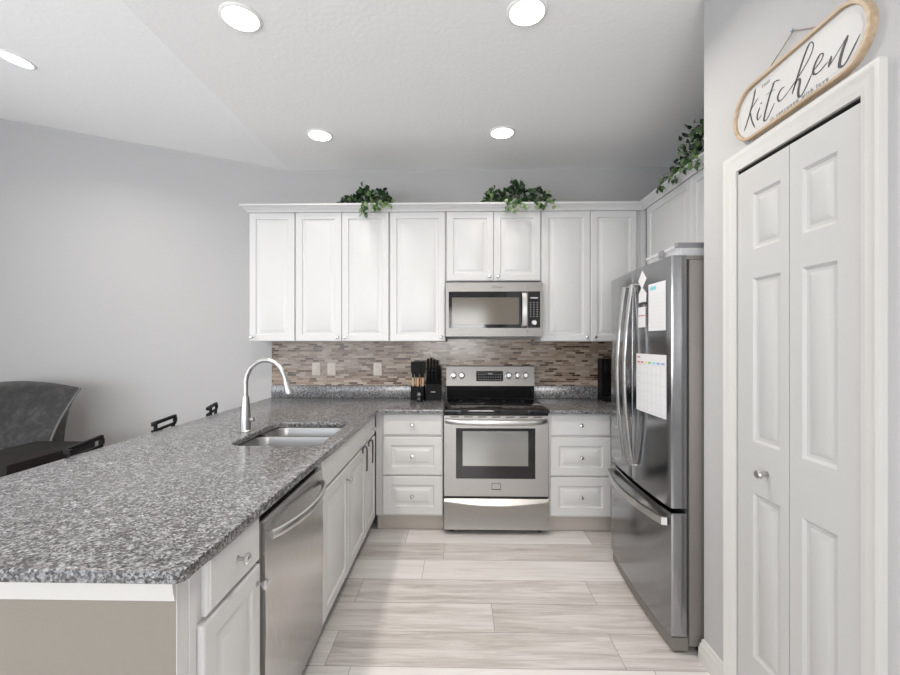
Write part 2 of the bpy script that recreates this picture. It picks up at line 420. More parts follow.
# knee wall of the peninsula with its white cap trim
mb = MB(); mb.box(-1.30, -.6302, .945, .985, 0, .883); mb.box(-1.30, -1.225, .985, 3.775, 0, .883)
struct('wall_peninsula', mb, M_KNEE, smooth=False)
mb = MB(); tp = [(0, .828), (.006, .829), (.008, .841), (.011, .848), (.014, .868), (.016, .8825), (0, .8825)]
mb.loops([[(-1.30-o, 3.7, z) for o, z in tp], [(-1.30-o, .945-o, z) for o, z in tp], [(-.6295, .945-o, z) for o, z in tp]])
struct('trim_3', mb, M_TRIM)

# ------------------------------------------------------------------ cabinet fronts
def place(plane, p, a0, a1, z0):
    if plane == 'back': return lambda u, v, d: (a0+u, p-d, z0+v)       # faces -Y, p = plane of the carcass face
    if plane == 'pen': return lambda u, v, d: (p+d, a0+u, z0+v)        # faces +X
    if plane == 'right': return lambda u, v, d: (p-d, a1-u, z0+v)      # faces -X
def slab_front(plane, p, a0, a1, z0, z1, style='raised', t=.02, ins=.052):
    P = place(plane, p, a0, a1, z0); w, h = a1-a0, z1-z0; mb = MB()
    if style == 'raised':
        k = min(1, (min(w, h)-.03)/2/(ins+.05))
        q = [(0, 0), (0, t-.005), (.002, t-.002), (.006, t)]
        q += [(ins*k, t), (ins*k+.003, t-.006), (ins*k+.005, t-.009), (ins*k+.011, t-.009), (ins*k+.011+.026*k, t-.0015), (ins*k+.012+.028*k, t-.0005)]
    else:
        q = [(0, 0), (0, t-.008), (.003, t-.005), (.008, t-.003), (.010, t)]
    rings = [[P(i, i, d), P(w-i, i, d), P(w-i, h-i, d), P(i, h-i, d)] for i, d in q]
    mb.loops(rings); return mb
def knob(plane, p, a, z, parent, big=1.0):
    W = {'back': (0, -1, 0), 'pen': (1, 0, 0), 'right': (-1, 0, 0)}[plane]
    c = {'back': (a, p, z), 'pen': (p, a, z), 'right': (p, a, z)}[plane]
    mb = MB(); mb.lathe([(.008*big, 0), (.008*big, .002), (.005*big, .004), (.0045*big, .016), (.009*big, .019)], c, W, 12)
    mb.mi = 1; mb.lathe([(.009*big, .0191), (.0145*big, .024), (.0155*big, .029), (.012*big, .034), (.004*big, .036)], c, W, 10)
    return obj('knob', mb, [M_NICKEL, M_CRYST], parent, angle=25)
def cabinet(name, label, loc): return thing(name, label, 'cabinet', loc)

YU = 3.47; ZU0, ZU1 = 1.407, 2.456
def upper(name, label, x0, x1, z0, doors, knobs):
    r = cabinet(name, label, ((x0+x1)/2, 3.6, z0))
    mb = MB(); mb.box(x0, x1, YU, YB-.001, z0, ZU1, .001); obj('cabinet_body', mb, M_CAB, r)
    for (a, b), kx in zip(doors, knobs):
        d = obj('door', slab_front('back', YU, a, b, z0+.002, ZU1-.006), M_CAB, r, angle=20)
        knob('back', YU-.02, kx, z0+.036, d, .85)
    return r
upper('wall_cabinet', 'narrow white single-door wall cabinet at the far left end of the row', -1.702, -1.327, ZU0, [(-1.70, -1.330)], [-1.672])
upper('wall_cabinet', 'white double-door wall cabinet above the two side-by-side outlets', -1.325, -.562, ZU0, [(-1.322, -.948), (-.945, -.566)], [-.978, -.915])
upper('wall_cabinet', 'wide white single-door wall cabinet left of the microwave', -.560, -.107, ZU0, [(-.555, -.111)], [-.142])
upper('wall_cabinet', 'short white double-door wall cabinet directly above the microwave', -.105, .656, 1.891, [(-.098, .277), (.280, .652)], [.243, .312])
r = upper('wall_cabinet', 'white double-door wall cabinet right of the microwave, beside the fridge', .658, 1.448, ZU0, [(.664, 1.047), (1.050, 1.415)], [1.015, 1.082])
XU = 1.49
r = cabinet('wall_cabinet', 'white double-door wall cabinet above the stainless fridge', (1.6, 2.7, 1.87))
mb = MB(); mb.box(XU, XR-.001, 1.95, 3.449, 1.87, ZU1, .001); mb.box(1.4485, XU-.001, 3.46, 3.55, 1.41, ZU1); obj('cabinet_body', mb, M_CAB, r)
for a, b, k in ((2.757, 3.40, 2.79), (2.06, 2.754, 2.72)):
    d = obj('door', slab_front('right', XU, a, b, 1.874, ZU1-.006), M_CAB, r, angle=20); knob('right', XU-.02, k, 1.905, d, .85)
# crown moulding along the tops
cp = [(.0, 2.4565), (.0, 2.449), (.010, 2.4495), (.014, 2.460), (.024, 2.470), (.040, 2.480), (.048, 2.490), (.053, 2.492), (.054, 2.506), (-.015, 2.506), (-.015, 2.4575)]
y0 = YU-.0205; x0 = -1.7025; x1 = XU-.0205
path = [(x0, YB-.002, -1, 0), (x0, y0, -1, -1), (x1, y0, -1, -1), (x1, 1.955, -1, 0)]
rings = [[(x+sx*o, y+sy*o, z) for o, z in cp] for x, y, sx, sy in path]
mb = MB(); mb.loops(rings); struct('trim_4', mb, M_CAB)

# base cabinets on the back wall
YBASE = 3.16
def drawer_base(label, x0, x1, dx0, dx1, yb):
    r = cabinet('drawer_cabinet', label, ((x0+x1)/2, 3.4, 0))
    mb = MB(); mb.box(x0, x1, YBASE, yb, .125, .883, .001); obj('cabinet_body', mb, M_CAB, r)
    mb = MB(); mb.box(x0, x1, 3.225, 3.26, 0, .1245); obj('toe_board', mb, M_TOE, r)
    for z0, z1, st in ((.719, .880, 'flat'), (.429, .708, 'raised'), (.138, .419, 'raised')):
        d = obj('drawer', slab_front('back', YBASE, dx0, dx1, z0, z1, st, ins=.062), M_CAB, r, angle=20)
        knob('back', YBASE-.02, (dx0+dx1)/2, (z0+z1)/2, d)
drawer_base('white three-drawer base cabinet left of the oven', -.612, -.116, -.560, -.121, 3.75)
drawer_base('white three-drawer base cabinet between the oven and the fridge', .656, 1.80, .664, 1.104, 3.75)

# peninsula cabinets, facing right
XP = -.63
def pen_body(r, y0, y1, toe=True):
    mb = MB(); mb.box(-1.22, XP, y0, y1, .115, .133); mb.box(XP-.018, XP, y0, y1, .133, .883); mb.box(-1.22, -1.204, y0, y1, .133, .883)
    mb.box(-1.204, XP-.018, y0, y0+.016, .133, .883); mb.box(-1.204, XP-.018, y1-.016, y1, .133, .883)
    obj('cabinet_body', mb, M_CAB, r)
    mb = MB(); mb.box(-.72, -.69, y0, y1, 0, .1145); obj('toe_board', mb, M_DGREY, r)
r = cabinet('base_cabinet', 'white cabinet with one drawer and door at the near end of the peninsula', (-.9, 1.16, 0))
pen_body(r, .986, 1.314)
mb = MB(); mb.box(-.630, -.6285, .9452, .985, 0, .883); mb.box(-.6295, -.6255, .986, 1.012, 0, .883); obj('corner_stile', mb, M_CAB, r)
d = obj('drawer', slab_front('pen', XP, 1.036, 1.310, .732, .875, 'flat'), M_CAB, r, angle=20); knob('pen', XP+.02, 1.172, .806, d, 1.05)
d = obj('door', slab_front('pen', XP, 1.016, 1.310, .128, .722), M_CAB, r, angle=20); knob('pen', XP+.02, 1.286, .672, d, 1.05)
r = cabinet('sink_cabinet', 'white cabinet with a long flat false drawer under the sink', (-.9, 2.36, 0))
pen_body(r, 1.916, 2.798)
obj('false_drawer', slab_front('pen', XP, 1.921, 2.794, .732, .875, 'flat'), M_CAB, r, angle=20)
d = obj('door', slab_front('pen', XP, 1.921, 2.357, .128, .722), M_CAB, r, angle=20); knob('pen', XP+.02, 2.318, .655, d, 1.2)
d = obj('door', slab_front('pen', XP, 2.360, 2.794, .128, .722), M_CAB, r, angle=20)
r = cabinet('base_cabinet', 'slim white cabinet in the inner corner beside the drawer stack', (-.9, 2.96, 0))
pen_body(r, 2.80, 3.155)
d = obj('drawer', slab_front('pen', XP, 2.805, 3.12, .732, .875, 'flat'), M_CAB, r, angle=20); knob('pen', XP+.02, 2.965, .80, d)
d = obj('door', slab_front('pen', XP, 2.805, 3.12, .128, .722), M_CAB, r, angle=20)
# towel hooks over the two doors
def hook(y, label):
    mb = MB(); x = XP+.0215
    mb.square([(x+.002, y, .70), (x+.002, y, .728), (x+.012, y, .742), (x+.020, y, .745), (x+.027, y, .737), (x+.029, y, .71), (x+.029, y, .61), (x+.027, y, .59)], .010, .006, (0, 1, 0))
    return tag(obj('towel_hook', mb, M_HOOK), label, 'hook', 'hooks over the peninsula doors')
hook(2.70, 'thin dark metal hook over the right-hand door below the sink'); hook(2.88, 'thin dark metal hook over the slim corner cabinet door')

# ------------------------------------------------------------------ dishwasher
r = thing('dishwasher', 'stainless dishwasher with a bowed bar handle in the peninsula', 'dishwasher', (-.9, 1.615, 0))
mb = MB(); mb.box(-1.2, -.66, 1.322, 1.908, .1, .862); obj('tub', mb, M_DGREY, r)
prof = [(-.655, .112), (-.614, .112), (-.611, .118), (-.606, .50), (-.609, .80), (-.614, .834), (-.622, .840), (-.655, .840)]
mb = MB(); mb.loops([[(x, 1.336, z) for x, z in prof], [(x, 1.908, z) for x, z in prof]]); obj('door_panel', mb, M_STEELV, r)
mb = MB(); mb.box(-.655, -.622, 1.3225, 1.3355, .112, .840); obj('side_strip', mb, M_TAUPE, r)
mb = MB(); mb.box(-.665, -.640, 1.323, 1.907, .8405, .882); obj('control_strip', mb, M_BLACK, r)
mb = MB(); mb.box(-.70, -.68, 1.322, 1.908, 0, .099); obj('toe_board', mb, M_BLACK, r)
pts = []
for k in range(17):
    t = k/16; pts.append((-.600+.052*math.sin(PI*t)**.7, 1.365+.515*t, .785))
mb = MB(); mb.tube(pts, .010, 10, r2=.015, up=(0, 0, 1)); obj('handle', mb, M_CHROME, r)

# ------------------------------------------------------------------ countertops
def arc(cx, cy, r, a0, a1, n=6): return [(cx+r*math.cos(math.radians(a0+(a1-a0)*k/n)), cy+r*math.sin(math.radians(a0+(a1-a0)*k/n))) for k in range(n+1)]
CT, CB = .914, .8845
outl = [(-1.66, .905)]+arc(-.613, .928, .023, -90, 0)+[(-.59, 3.105), (-.1175, 3.105), (-.1175, 3.777), (-1.66, 3.777)]
hole = rrect(-1.105, -.665, 2.005, 2.60, .085)
mb = curve_slab([outl, hole[::-1]], CB, CT, .004)
r = thing('granite_countertop', 'L-shaped speckled grey granite countertop with the sink cut into it', 'countertop', (-1.1, 2.3, CB))
obj('worktop', mb, M_GRAN, r, angle=30)
mb = MB(); mb.box(-1.655, -.1175, 3.757, 3.778, CT+.0005, 1.021, .002); obj('granite_upstand', mb, M_GRAN, r)
r = thing('granite_countertop', 'short speckled granite countertop between the range and the fridge', 'countertop', (1.2, 3.4, CB))
obj('worktop', curve_slab([[(.654, 3.105), (1.815, 3.105), (1.815, 3.777), (.654, 3.777)]], CB, CT, .004), M_GRAN, r, angle=30)
mb = MB(); mb.box(.654, 1.815, 3.757, 3.778, CT+.0005, 1.021, .002); obj('granite_upstand', mb, M_GRAN, r)
# mosaic backsplash
mb = MB(); mb.box(-1.655, 1.817, 3.769, 3.7795, 1.0225, 1.4055); mb.box(-.1, .65, 3.769, 3.7795, 1.4055, 1.43)
tag(obj('tile_backsplash', mb, M_TILE, smooth=False), 'brown and beige linear mosaic tile backsplash along the back wall', 'backsplash')

# ------------------------------------------------------------------ sink and faucet
r = thing('kitchen_sink', 'undermount stainless double-bowl sink in the granite peninsula', 'sink', (-.87, 2.3, .68))
def bowl(x0, x1, y0, y1, depth):
    mb = MB(); zt = CB-.0015
    rings = [[(x, y, zt) for x, y in rrect(x0-.02, x1+.02, y0-.012, y1+.012, .075)],
             [(x, y, zt-.001) for x, y in rrect(x0, x1, y0, y1, .065)],
             [(x, y, zt-.012) for x, y in rrect(x0+.004, x1-.004, y0+.004, y1-.004, .062)],
             [(x, y, zt-depth+.03) for x, y in rrect(x0+.012, x1-.012, y0+.012, y1-.012, .06)],
             [(x, y, zt-depth+.006) for x, y in rrect(x0+.022, x1-.022, y0+.022, y1-.022, .055)],
             [(x, y, zt-depth) for x, y in rrect(x0+.045, x1-.045, y0+.045, y1-.045, .04)]]
    mb.loops(rings, False, True)
    b = obj('bowl', mb, M_SINK, r, angle=60, recalc=False)
    b.data.flip_normals()
    mb = MB(); c = ((x0+x1)/2-.02, (y0+y1)/2+.02, zt-depth+.001)
    mb.lathe([(.045, 0), (.045, .002), (.038, .003), (.034, .001), (.01, .001), (.002, .004)], c); obj('drain', mb, M_CHROME, b)
bowl(-1.097, -.673, 2.012, 2.335, .20); bowl(-1.097, -.673, 2.363, 2.592, .19)
FX, FY = -1.17, 2.335
r = thing('kitchen_faucet', 'tall brushed nickel gooseneck faucet with a pull-down spray head', 'faucet', (FX, FY, CT))
mb = MB(); mb.lathe([(.031, 0.0005), (.031, .004), (.0275, .008), (.0265, .06), (.021, .15), (.0175, .187), (.0165, .192)], (FX, FY, CT), n=24); obj('faucet_body', mb, M_NICKEL, r)
P = [(0, .19), (0, .24), (.0, .272), (.007, .308), (.026, .345), (.056, .374), (.093, .389), (.131, .389), (.166, .374), (.194, .345), (.212, .308), (.221, .28)]
mb = MB(); mb.tube([(FX+a, FY, CT+b) for a, b in P], .0125, 14); obj('spout', mb, M_NICKEL, r)
P = [(.221, .2795), (.226, .262), (.232, .240), (.240, .216), (.243, .207)]
mb = MB(); mb.tube([(FX+a, FY, CT+b) for a, b in P], [.0135, .0155, .0185, .023, .022], 16); obj('spray_head', mb, M_NICKEL, r)
mb = MB(); mb.tube([(FX+.02, FY, CT+.062), (FX+.036, FY, CT+.064), (FX+.046, FY, CT+.066)], [.008, .011, .010], 12); obj('lever', mb, M_NICKEL, r)

# ------------------------------------------------------------------ range
r = thing('electric_range', 'stainless electric range with black glass top and oven window', 'stove', (.268, 3.4, 0))
RX0, RX1, RY = -.108, .645, 3.12
mb = MB(); mb.box(RX0+.004, RX1-.004, RY+.032, 3.745, .03, .868)
for x in (RX0+.05, RX1-.05):
    for y in (RY+.08, 3.70): mb.lathe([(.018, 0.0005), (.018, .03)], (x, y, 0))
obj('range_body', mb, M_DGREY, r)
mb = MB(); mb.box(RX0, RX1, RY-.012, 3.69, .8705, .9165, .006); obj('cooktop', mb, M_BLACKG, r)
ct = r.children[-1]
M_BURN = mat('burner_grey', (.10, .10, .10), .3)
for cx, cy, ra in ((.08, 3.29, .10), (.45, 3.29, .115), (.09, 3.55, .085), (.45, 3.55, .085)):
    mb = MB()
    for q in (ra,):
        a = [(cx+q*math.cos(2*PI*k/40), cy+q*math.sin(2*PI*k/40), .9169) for k in range(40)]
        b = [(cx+(q-.003)*math.cos(2*PI*k/40), cy+(q-.003)*math.sin(2*PI*k/40), .9169) for k in range(40)]
        mb.loops([a, b], False, False)
    obj('burner_marking', mb, M_BURN, ct, recalc=False)
mb = MB(); mb.prism([(3.70, .917), (3.75, .917), (3.75, 1.028), (3.685, 1.028)], 'x', RX0+.004, RX1-.004); obj('backguard_base', mb, M_BLACKG, r)
mb = MB(); mb.prism([(3.678, 1.0285), (3.75, 1.0285), (3.75, 1.196), (3.725, 1.198), (3.705, 1.192)], 'x', RX0, RX1); obj('backguard', mb, M_STEEL2, r)
bgp = r.children[-1]
# the panel leans back: y = 3.678 + (z-1.0285)*.165
def by(z): return 3.678+(z-1.0285)*.165
mb = MB()
zl, zh = 1.068, 1.155
mb.loops([[(x, by(z)-d, z) for x, z in rrect(.148, .378, zl, zh, .008)] for d in (-.004, .0015)]); obj('control_display', mb, M_BLACKG, bgp)
cdp = bgp.children[-1]
mb = MB()
for i in range(10):
    for j in range(3):
        if 4 <= i <= 5 and j == 2: continue
        x = .166+i*.0205; z = 1.079+j*.021
        mb.box(x, x+.009, by(z)-.0024, by(z)-.0016, z, z+.004)
obj('button_marking', mb, M_GREYINK, cdp)
mb = MB(); mb.box(.25, .285, by(1.13)-.0026, by(1.13)-.0018, 1.126, 1.136); obj('clock_digits', mb, M_GREYINK, cdp)
for x in (-.048, .022, .425, .498, .568):
    c = (x, by(1.115)-.0005, 1.115)
    mb = MB(); mb.lathe([(.028, 0), (.028, .003), (.022, .006), (.0205, .028), (.018, .031)], c, (0, -1, .165), 20)
    mb.box(x-.0035, x+.0035, by(1.115)-.043, by(1.115)-.028, 1.10, 1.139, .001); obj('control_knob', mb, M_CHROME, bgp)
# oven door
mb = MB()
def frame_front(mb, x0, x1, z0, z1, wx0, wx1, wz0, wz1, y, t):
    mb.box(x0, wx0, y, y+t, z0, z1); mb.box(wx1, x1, y, y+t, z0, z1); mb.box(wx0, wx1, y, y+t, z0, wz0); mb.box(wx0, wx1, y, y+t, wz1, z1)
frame_front(mb, RX0, RX1, .285, .868, -.022, .552, .412, .778, RY, .03)
obj('oven_door', mb, M_STEEL, r, smooth=False); od = r.children[-1]
mb = MB(); frame_front(mb, -.0215, .5515, .4125, .7775, .026, .502, .503, .757, RY+.001, .02); obj('window_surround', mb, M_BLACKG, od, smooth=False)
mb = MB(); mb.box(.0265, .5015, RY+.004, RY+.02, .5035, .7565); obj('oven_window', mb, M_OVENG, od, smooth=False)
for k in range(7):
    mb = MB(); mb.box(RX0+.045+k*.1, RX0+.108+k*.1, RY-.0012, RY-.0002, .856, .863); obj('vent_slot', mb, M_DGREY, od)
pts = []
for k in range(21):
    t = k/20; e = math.sin(PI*t)**.35; pts.append((RX0+.014+t*(RX1-RX0-.028), RY-.004-.052*e, .832-.006*e))
mb = MB(); mb.tube(pts, .013, 12, r2=.019, up=(0, 0, 1)); obj('handle', mb, M_CHROME, od)
mb = MB()   # little framed badge
for a, b, c, d in ((.236, .302, .376, .379), (.236, .302, .333, .338), (.236, .239, .338, .376), (.299, .302, .338, .376)): mb.box(a, b, RY-.003, RY-.0002, c, d)
mb.mi = 1; mb.box(.2392, .2988, RY-.0012, RY-.0002, .3382, .3758)
obj('badge', mb, [M_DGREY, M_STEEL], od, smooth=False)
# drawer below
mb = MB(); n = 16; rings = []
for k in range(n+1):
    t = k/n; x = RX0+t*(RX1-RX0); b = .020*math.sin(PI*t)
    zt = .268
    rings.append([(x, RY, .042), (x, RY, .212-b*3), (x, RY-.006, .224-b*2.8), (x, RY-.016-b, .244-b*1.6), (x, RY-.016-b, .252-b*1.2), (x, RY-.004, zt-.004), (x, RY, zt), (x, RY+.03, zt), (x, RY+.03, .042)])
mb.loops(rings); obj('warming_drawer', mb, M_STEEL, r)

# ------------------------------------------------------------------ microwave
r = thing('microwave_oven', 'stainless over-the-range microwave hung below the short cabinet', 'microwave', (.274, 3.6, 1.442))
MX0, MX1, MY = -.1035, .6525, 3.36
mb = MB(); mb.box(MX0, MX1, MY+.03, 3.768, 1.446, 1.868); obj('oven_body', mb, M_DGREY, r)
mb = MB(); frame_front(mb, MX0, .531, 1.446, 1.868, -.080, .5305, 1.512, 1.797, MY, .029); obj('microwave_door', mb, M_STEEL2, r, smooth=False); md_ = r.children[-1]
mb = MB(); frame_front(mb, -.0795, .530, 1.5125, 1.7965, -.055, .470, 1.540, 1.752, MY+.001, .02); obj('window_surround', mb, M_BLACKG, md_, smooth=False)
mb = MB(); mb.box(-.0545, .4695, MY+.003, MY+.02, 1.5405, 1.7515); obj('door_window', mb, M_MICROG, md_, smooth=False)
mb = MB(); mb.square([(.505, MY+.001, 1.784), (.505, MY-.024, 1.776), (.505, MY-.036, 1.74), (.505, MY-.040, 1.66), (.505, MY-.036, 1.57), (.505, MY-.024, 1.533), (.505, MY+.001, 1.525)], .034, .014, (0, 1, 0)); obj('handle', mb, M_CHROME, md_, angle=50)
mb = MB(); mb.merge(text_mesh('Whirlpool', .021, 'CENTER'), Matrix.Translation((.300, MY-.0006, 1.826)) @ Matrix.Rotation(PI/2, 4, 'X'))
obj('logo_lettering', mb, M_INK, md_, smooth=False, recalc=False)
mb = MB(); frame_front(mb, .5325, MX1, 1.446, 1.868, .536, .632, 1.514, 1.797, MY, .029); obj('side_panel', mb, M_STEEL2, r, smooth=False); sp_ = r.children[-1]
mb = MB(); mb.box(.5363, .6317, MY+.001, MY+.02, 1.5143, 1.7967); obj('control_panel', mb, M_BLACKG, sp_, smooth=False); cp_ = sp_.children[-1]
mb = MB()
for i in range(3):
    for j in range(7): mb.box(.552+i*.026, .562+i*.026, MY+.0002, MY+.0008, 1.60+j*.018, 1.604+j*.018)
obj('button_marking', mb, M_GREYINK, cp_, smooth=False)
mb = MB(); mb.box(.556, .614, MY+.0002, MY+.0008, 1.742, 1.752); obj('clock_digits', mb, M_GREYINK, cp_, smooth=False)
mb = MB(); mb.lathe([(.021, 0), (.02, .016), (.017, .019)], (.584, MY+.0008, 1.553), (0, -1, 0), 20); obj('dial', mb, M_CHROME, cp_)

# ------------------------------------------------------------------ refrigerator (built square, then turned a little)
FRX, FRY0, FRY1 = .951, 1.95, 2.79
fr = thing('refrigerator', 'large dark stainless French-door refrigerator in the right-hand alcove', 'refrigerator', (FRX, FRY0, 0))
YM = (FRY0+FRY1)/2
def bulge(y): return .020*(1-((y-YM)/((FRY1-FRY0)/2))**2)
def bowed_door(y0, y1, z0, z1, t=.068):
    pts = []; n = 14; rc = .010
    for k in range(n+1):
        y = y0+(y1-y0)*k/n; o = bulge(y)
        if k == 0 or k == n: o -= rc
        pts.append((FRX-o, y))
        if k == 0: pts.append((FRX-bulge(y0+.003)+.003, y0+.003))
        if k == n-1: pts.append((FRX-bulge(y1-.003)+.003, y1-.003))
    pts += [(FRX+t, y1), (FRX+t, y0)]
    b = .004
    def inset(p, c=((FRX+.02), (y0+y1)/2)):
        return (p[0]+(b if p[0] < FRX+.03 else 0), p[1]+(b if p[1] < c[1] else -b)*(1 if abs(p[1]-c[1]) > (y1-y0)/2-.02 else 0))
    ip = [inset(p) for p in pts]
    mb = MB(); mb.loops([[(x, y, z0) for x, y in ip], [(x, y, z0+b) for x, y in pts], [(x, y, z1-b) for x, y in pts], [(x, y, z1) for x, y in ip]])
    return mb
mb = MB(); mb.box(FRX+.082, 1.745, FRY0+.004, FRY1-.004, .035, 1.772, .004); obj('fridge_body', mb, M_TAUPE, fr)
mb = MB(); mb.box(FRX+.0685, FRX+.0815, FRY0+.012, FRY1-.012, .08, 1.765); obj('door_gasket', mb, M_DGREY, fr)
d_near = obj('door', bowed_door(FRY0, YM-.002, .652, 1.792), M_DARKST, fr, angle=30)
d_far = obj('door', bowed_door(YM+.002, FRY1, .652, 1.792), M_DARKST, fr, angle=30)
d_low = obj('freezer_drawer', bowed_door(FRY0, FRY1, .078, .632), M_DARKST, fr, angle=30)
def sheet(y0, y1, z0, z1, off, t=.0008, n=8):
    mb = MB(); rings = []
    for k in range(n+1):
        y = y0+(y1-y0)*k/n; x = FRX-bulge(y)-off
        rings.append([(x, y, z0), (x, y, z1), (x-t, y, z1), (x-t, y, z0)])
    mb.loops(rings); return mb
for y, par in ((YM-.058, d_near), (YM+.052, d_far)):
    xb = FRX-bulge(y)
    pts = [(xb+.001, y, 1.708)]+[(xb-.022-.040*math.sin(PI*k/14)**.9, y, 1.705-k*(.955/14)) for k in range(15)]+[(xb+.001, y, .747)]
    mb = MB(); mb.tube(pts, .015, 10, r2=.010, up=(1, 0, 0)); obj('handle', mb, M_CHROME, par)
pts = [(FRX-bulge(FRY0+.035)+.001, FRY0+.035, .585)]+[(FRX-bulge(FRY0+.04+.75*k/14)-.018-.035*math.sin(PI*k/14)**.8, FRY0+.04+.76*k/14, .585) for k in range(15)]+[(FRX-bulge(FRY1-.035)+.001, FRY1-.035, .585)]
mb = MB(); mb.square(pts, .014, .034, (0, 0, 1)); obj('handle', mb, M_CHROME, d_low, angle=50)
mb = MB(); rings = []
for k in range(11):
    y = FRY0+.01+(FRY1-FRY0-.02)*k/10; x = FRX+.012-bulge(y)*.9
    rings.append([(x, y, .012), (x, y, .070), (FRX+.08, y, .070), (FRX+.08, y, .012)])
mb.loops(rings); obj('plinth_grille', mb, M_TAUPE, fr)
for y in (FRY0+.04, FRY1-.04):
    for x in (FRX+.15, 1.70):
        mb = MB(); mb.lathe([(.02, .0005), (.02, .035)], (x, y, 0)); obj('levelling_foot', mb, M_DGREY, fr)
mb = MB(); mb.loops([[(x, y, z) for x, y in rrect(FRX+.045, FRX+.24, FRY0+.008, FRY0+.075, .02)] for z in (1.7735, 1.792)]); obj('hinge_cover', mb, M_TAUPE, fr)
# papers and magnets on the near door (each a thing, turned with the fridge)
FROT = math.radians(-1.78)
def stick(name, label, cat, y, z): return thing(name, label, cat, (FRX-bulge(y)-.001, y, z))
def turn(o):
    p = Vector((FRX, FRY0, 0)); R = Matrix.Rotation(FROT, 4, 'Z')
    o.location = p+R @ (o.location-p); o.rotation_euler.z += FROT
c = stick('wall_calendar', 'white monthly calendar sheet with coloured headings on the fridge door', 'calendar', 2.14, 1.045)
obj('sheet', sheet(1.985, 2.300, 1.048, 1.343, .0012), M_PAPER, c, smooth=False)
for nm, ma, y in (('red', M_RED, 0), ('red', M_RED, 1), ('yellow', M_YEL, 2), ('green', M_GRN, 3), ('green', M_TEAL, 4), ('blue', M_BLUE, 5), ('grey', M_BLUE, 6)):
    yy = 2.285-y*.0425
    o = obj('heading_mark', sheet(yy-.030, yy, 1.296, 1.304, .0021, .0003, 2), ma, c, smooth=False)
mb = sheet(2.25, 2.285, 1.322, 1.329, .0021, .0003, 2); obj('month_mark', mb, M_RED, c, smooth=False)
mb = MB()
for k in range(8):
    y = 2.294-k*.0432; x = FRX-bulge(y)-.0022; mb.box(x, x+.0004, y-.0008, y+.0008, 1.06, 1.29)
for k in range(6):
    s_ = sheet(1.992, 2.294, 1.06+k*.046-.0007, 1.06+k*.046+.0007, .0021, .0003); me = bpy.data.meshes.new('t'); s_.bm.to_mesh(me); mb.merge(me)
obj('grid_lines', mb, M_GREYINK, c, smooth=False); turn(c)
c = stick('list_pad', 'tall white list pad with a teal heading high on the fridge door', 'notepad', 2.07, 1.455)
obj('sheet', sheet(1.99, 2.152, 1.457, 1.686, .0012, .002), M_PAPER, c, smooth=False)
mb = sheet(2.075, 2.135, 1.655, 1.672, .0034, .0003, 3); obj('heading_mark', mb, M_TEAL, c, smooth=False)
mb = MB()
for k in range(9):
    s_ = sheet(2.0, 2.142, 1.475+k*.019, 1.4758+k*.019, .0034, .0003, 3); me = bpy.data.meshes.new('t'); s_.bm.to_mesh(me); mb.merge(me)
obj('ruled_lines', mb, M_GREYINK, c, smooth=False); turn(c)
def plate(poly, off, t=.002):
    mb = MB(); mb.loops([[(FRX-bulge(y)-off-k, y, z) for y, z in poly] for k in (0, t)]); return mb
yc = 2.225
def small(name, label, cat, z, poly, extra=None):
    c = stick(name, label, cat, yc, z); obj('card', plate(poly, .0012), M_PAPER, c, smooth=False)
    for nm, pl, ma in (extra or []): obj(nm, plate(pl, .0033, .0004), ma, c, smooth=False)
    turn(c)
small('magnet', 'small white diamond-shaped magnet near the top of the fridge door', 'magnet', 1.70, [(yc, 1.675), (yc+.048, 1.72), (yc, 1.768), (yc-.048, 1.722)])
small('magnet', 'small white house-shaped magnet with a dark base strip, between two others', 'magnet', 1.60, [(yc+.042, 1.603), (yc+.042, 1.65), (yc+.005, 1.685), (yc-.048, 1.648), (yc-.042, 1.603)], [('base_strip', [(yc+.036, 1.596), (yc+.036, 1.607), (yc-.038, 1.607), (yc-.038, 1.596)], M_INK)])
small('magnet', 'small white card magnet with a red line, lowest of the three', 'magnet', 1.47, [(yc+.048, 1.478), (yc+.048, 1.582), (yc-.036, 1.582), (yc-.036, 1.478)], [('red_line', [(yc+.044, 1.536), (yc+.044, 1.541), (yc-.032, 1.541), (yc-.032, 1.536)], M_RED)])
turn(fr)
# clear storage box on top
bx = thing('storage_box', 'flat clear plastic storage box with grey lid on top of the fridge', 'box', (1.2, 2.14, 1.7935))
mb = MB()
def tub(mb, x0, x1, y0, y1, z0, z1, t=.002):
    mb.loops([[(x, y, z1) for x, y in rrect(x0+t, x1-t, y0+t, y1-t, .02)], [(x, y, z0+t) for x, y in rrect(x0+t+.006, x1-t-.006, y0+t+.006, y1-t-.006, .02)]], False, True)
    mb.loops([[(x, y, z1) for x, y in rrect(x0, x1, y0, y1, .022)], [(x, y, z0) for x, y in rrect(x0+.006, x1-.006, y0+.006, y1-.006, .022)]], False, True)
tub(mb, .995, 1.44, 1.975, 2.31, 1.794, 1.832); obj('tray', mb, M_CLEAR, bx, recalc=False)
mb = MB(); mb.loops([[(x, y, z) for x, y in rrect(.988+i, 1.447-i, 1.968+i, 2.317-i, .025)] for z, i in ((1.8325, 0), (1.846, 0), (1.850, .006), (1.853, .02))]); obj('lid', mb, M_CLEAR, bx)
mb = MB(); mb.loops([[(x, y, z) for x, y in rrect(.985+i, 1.45-i, 1.965+i, 1.99, .004)] for z, i in ((1.8335, 0), (1.8525, 0))]); obj('lid_rim', mb, M_LID, bx)
mb = MB(); mb.box(.981, .9875, 2.09, 2.14, 1.812, 1.846, .002); obj('latch', mb, M_LID, bx)

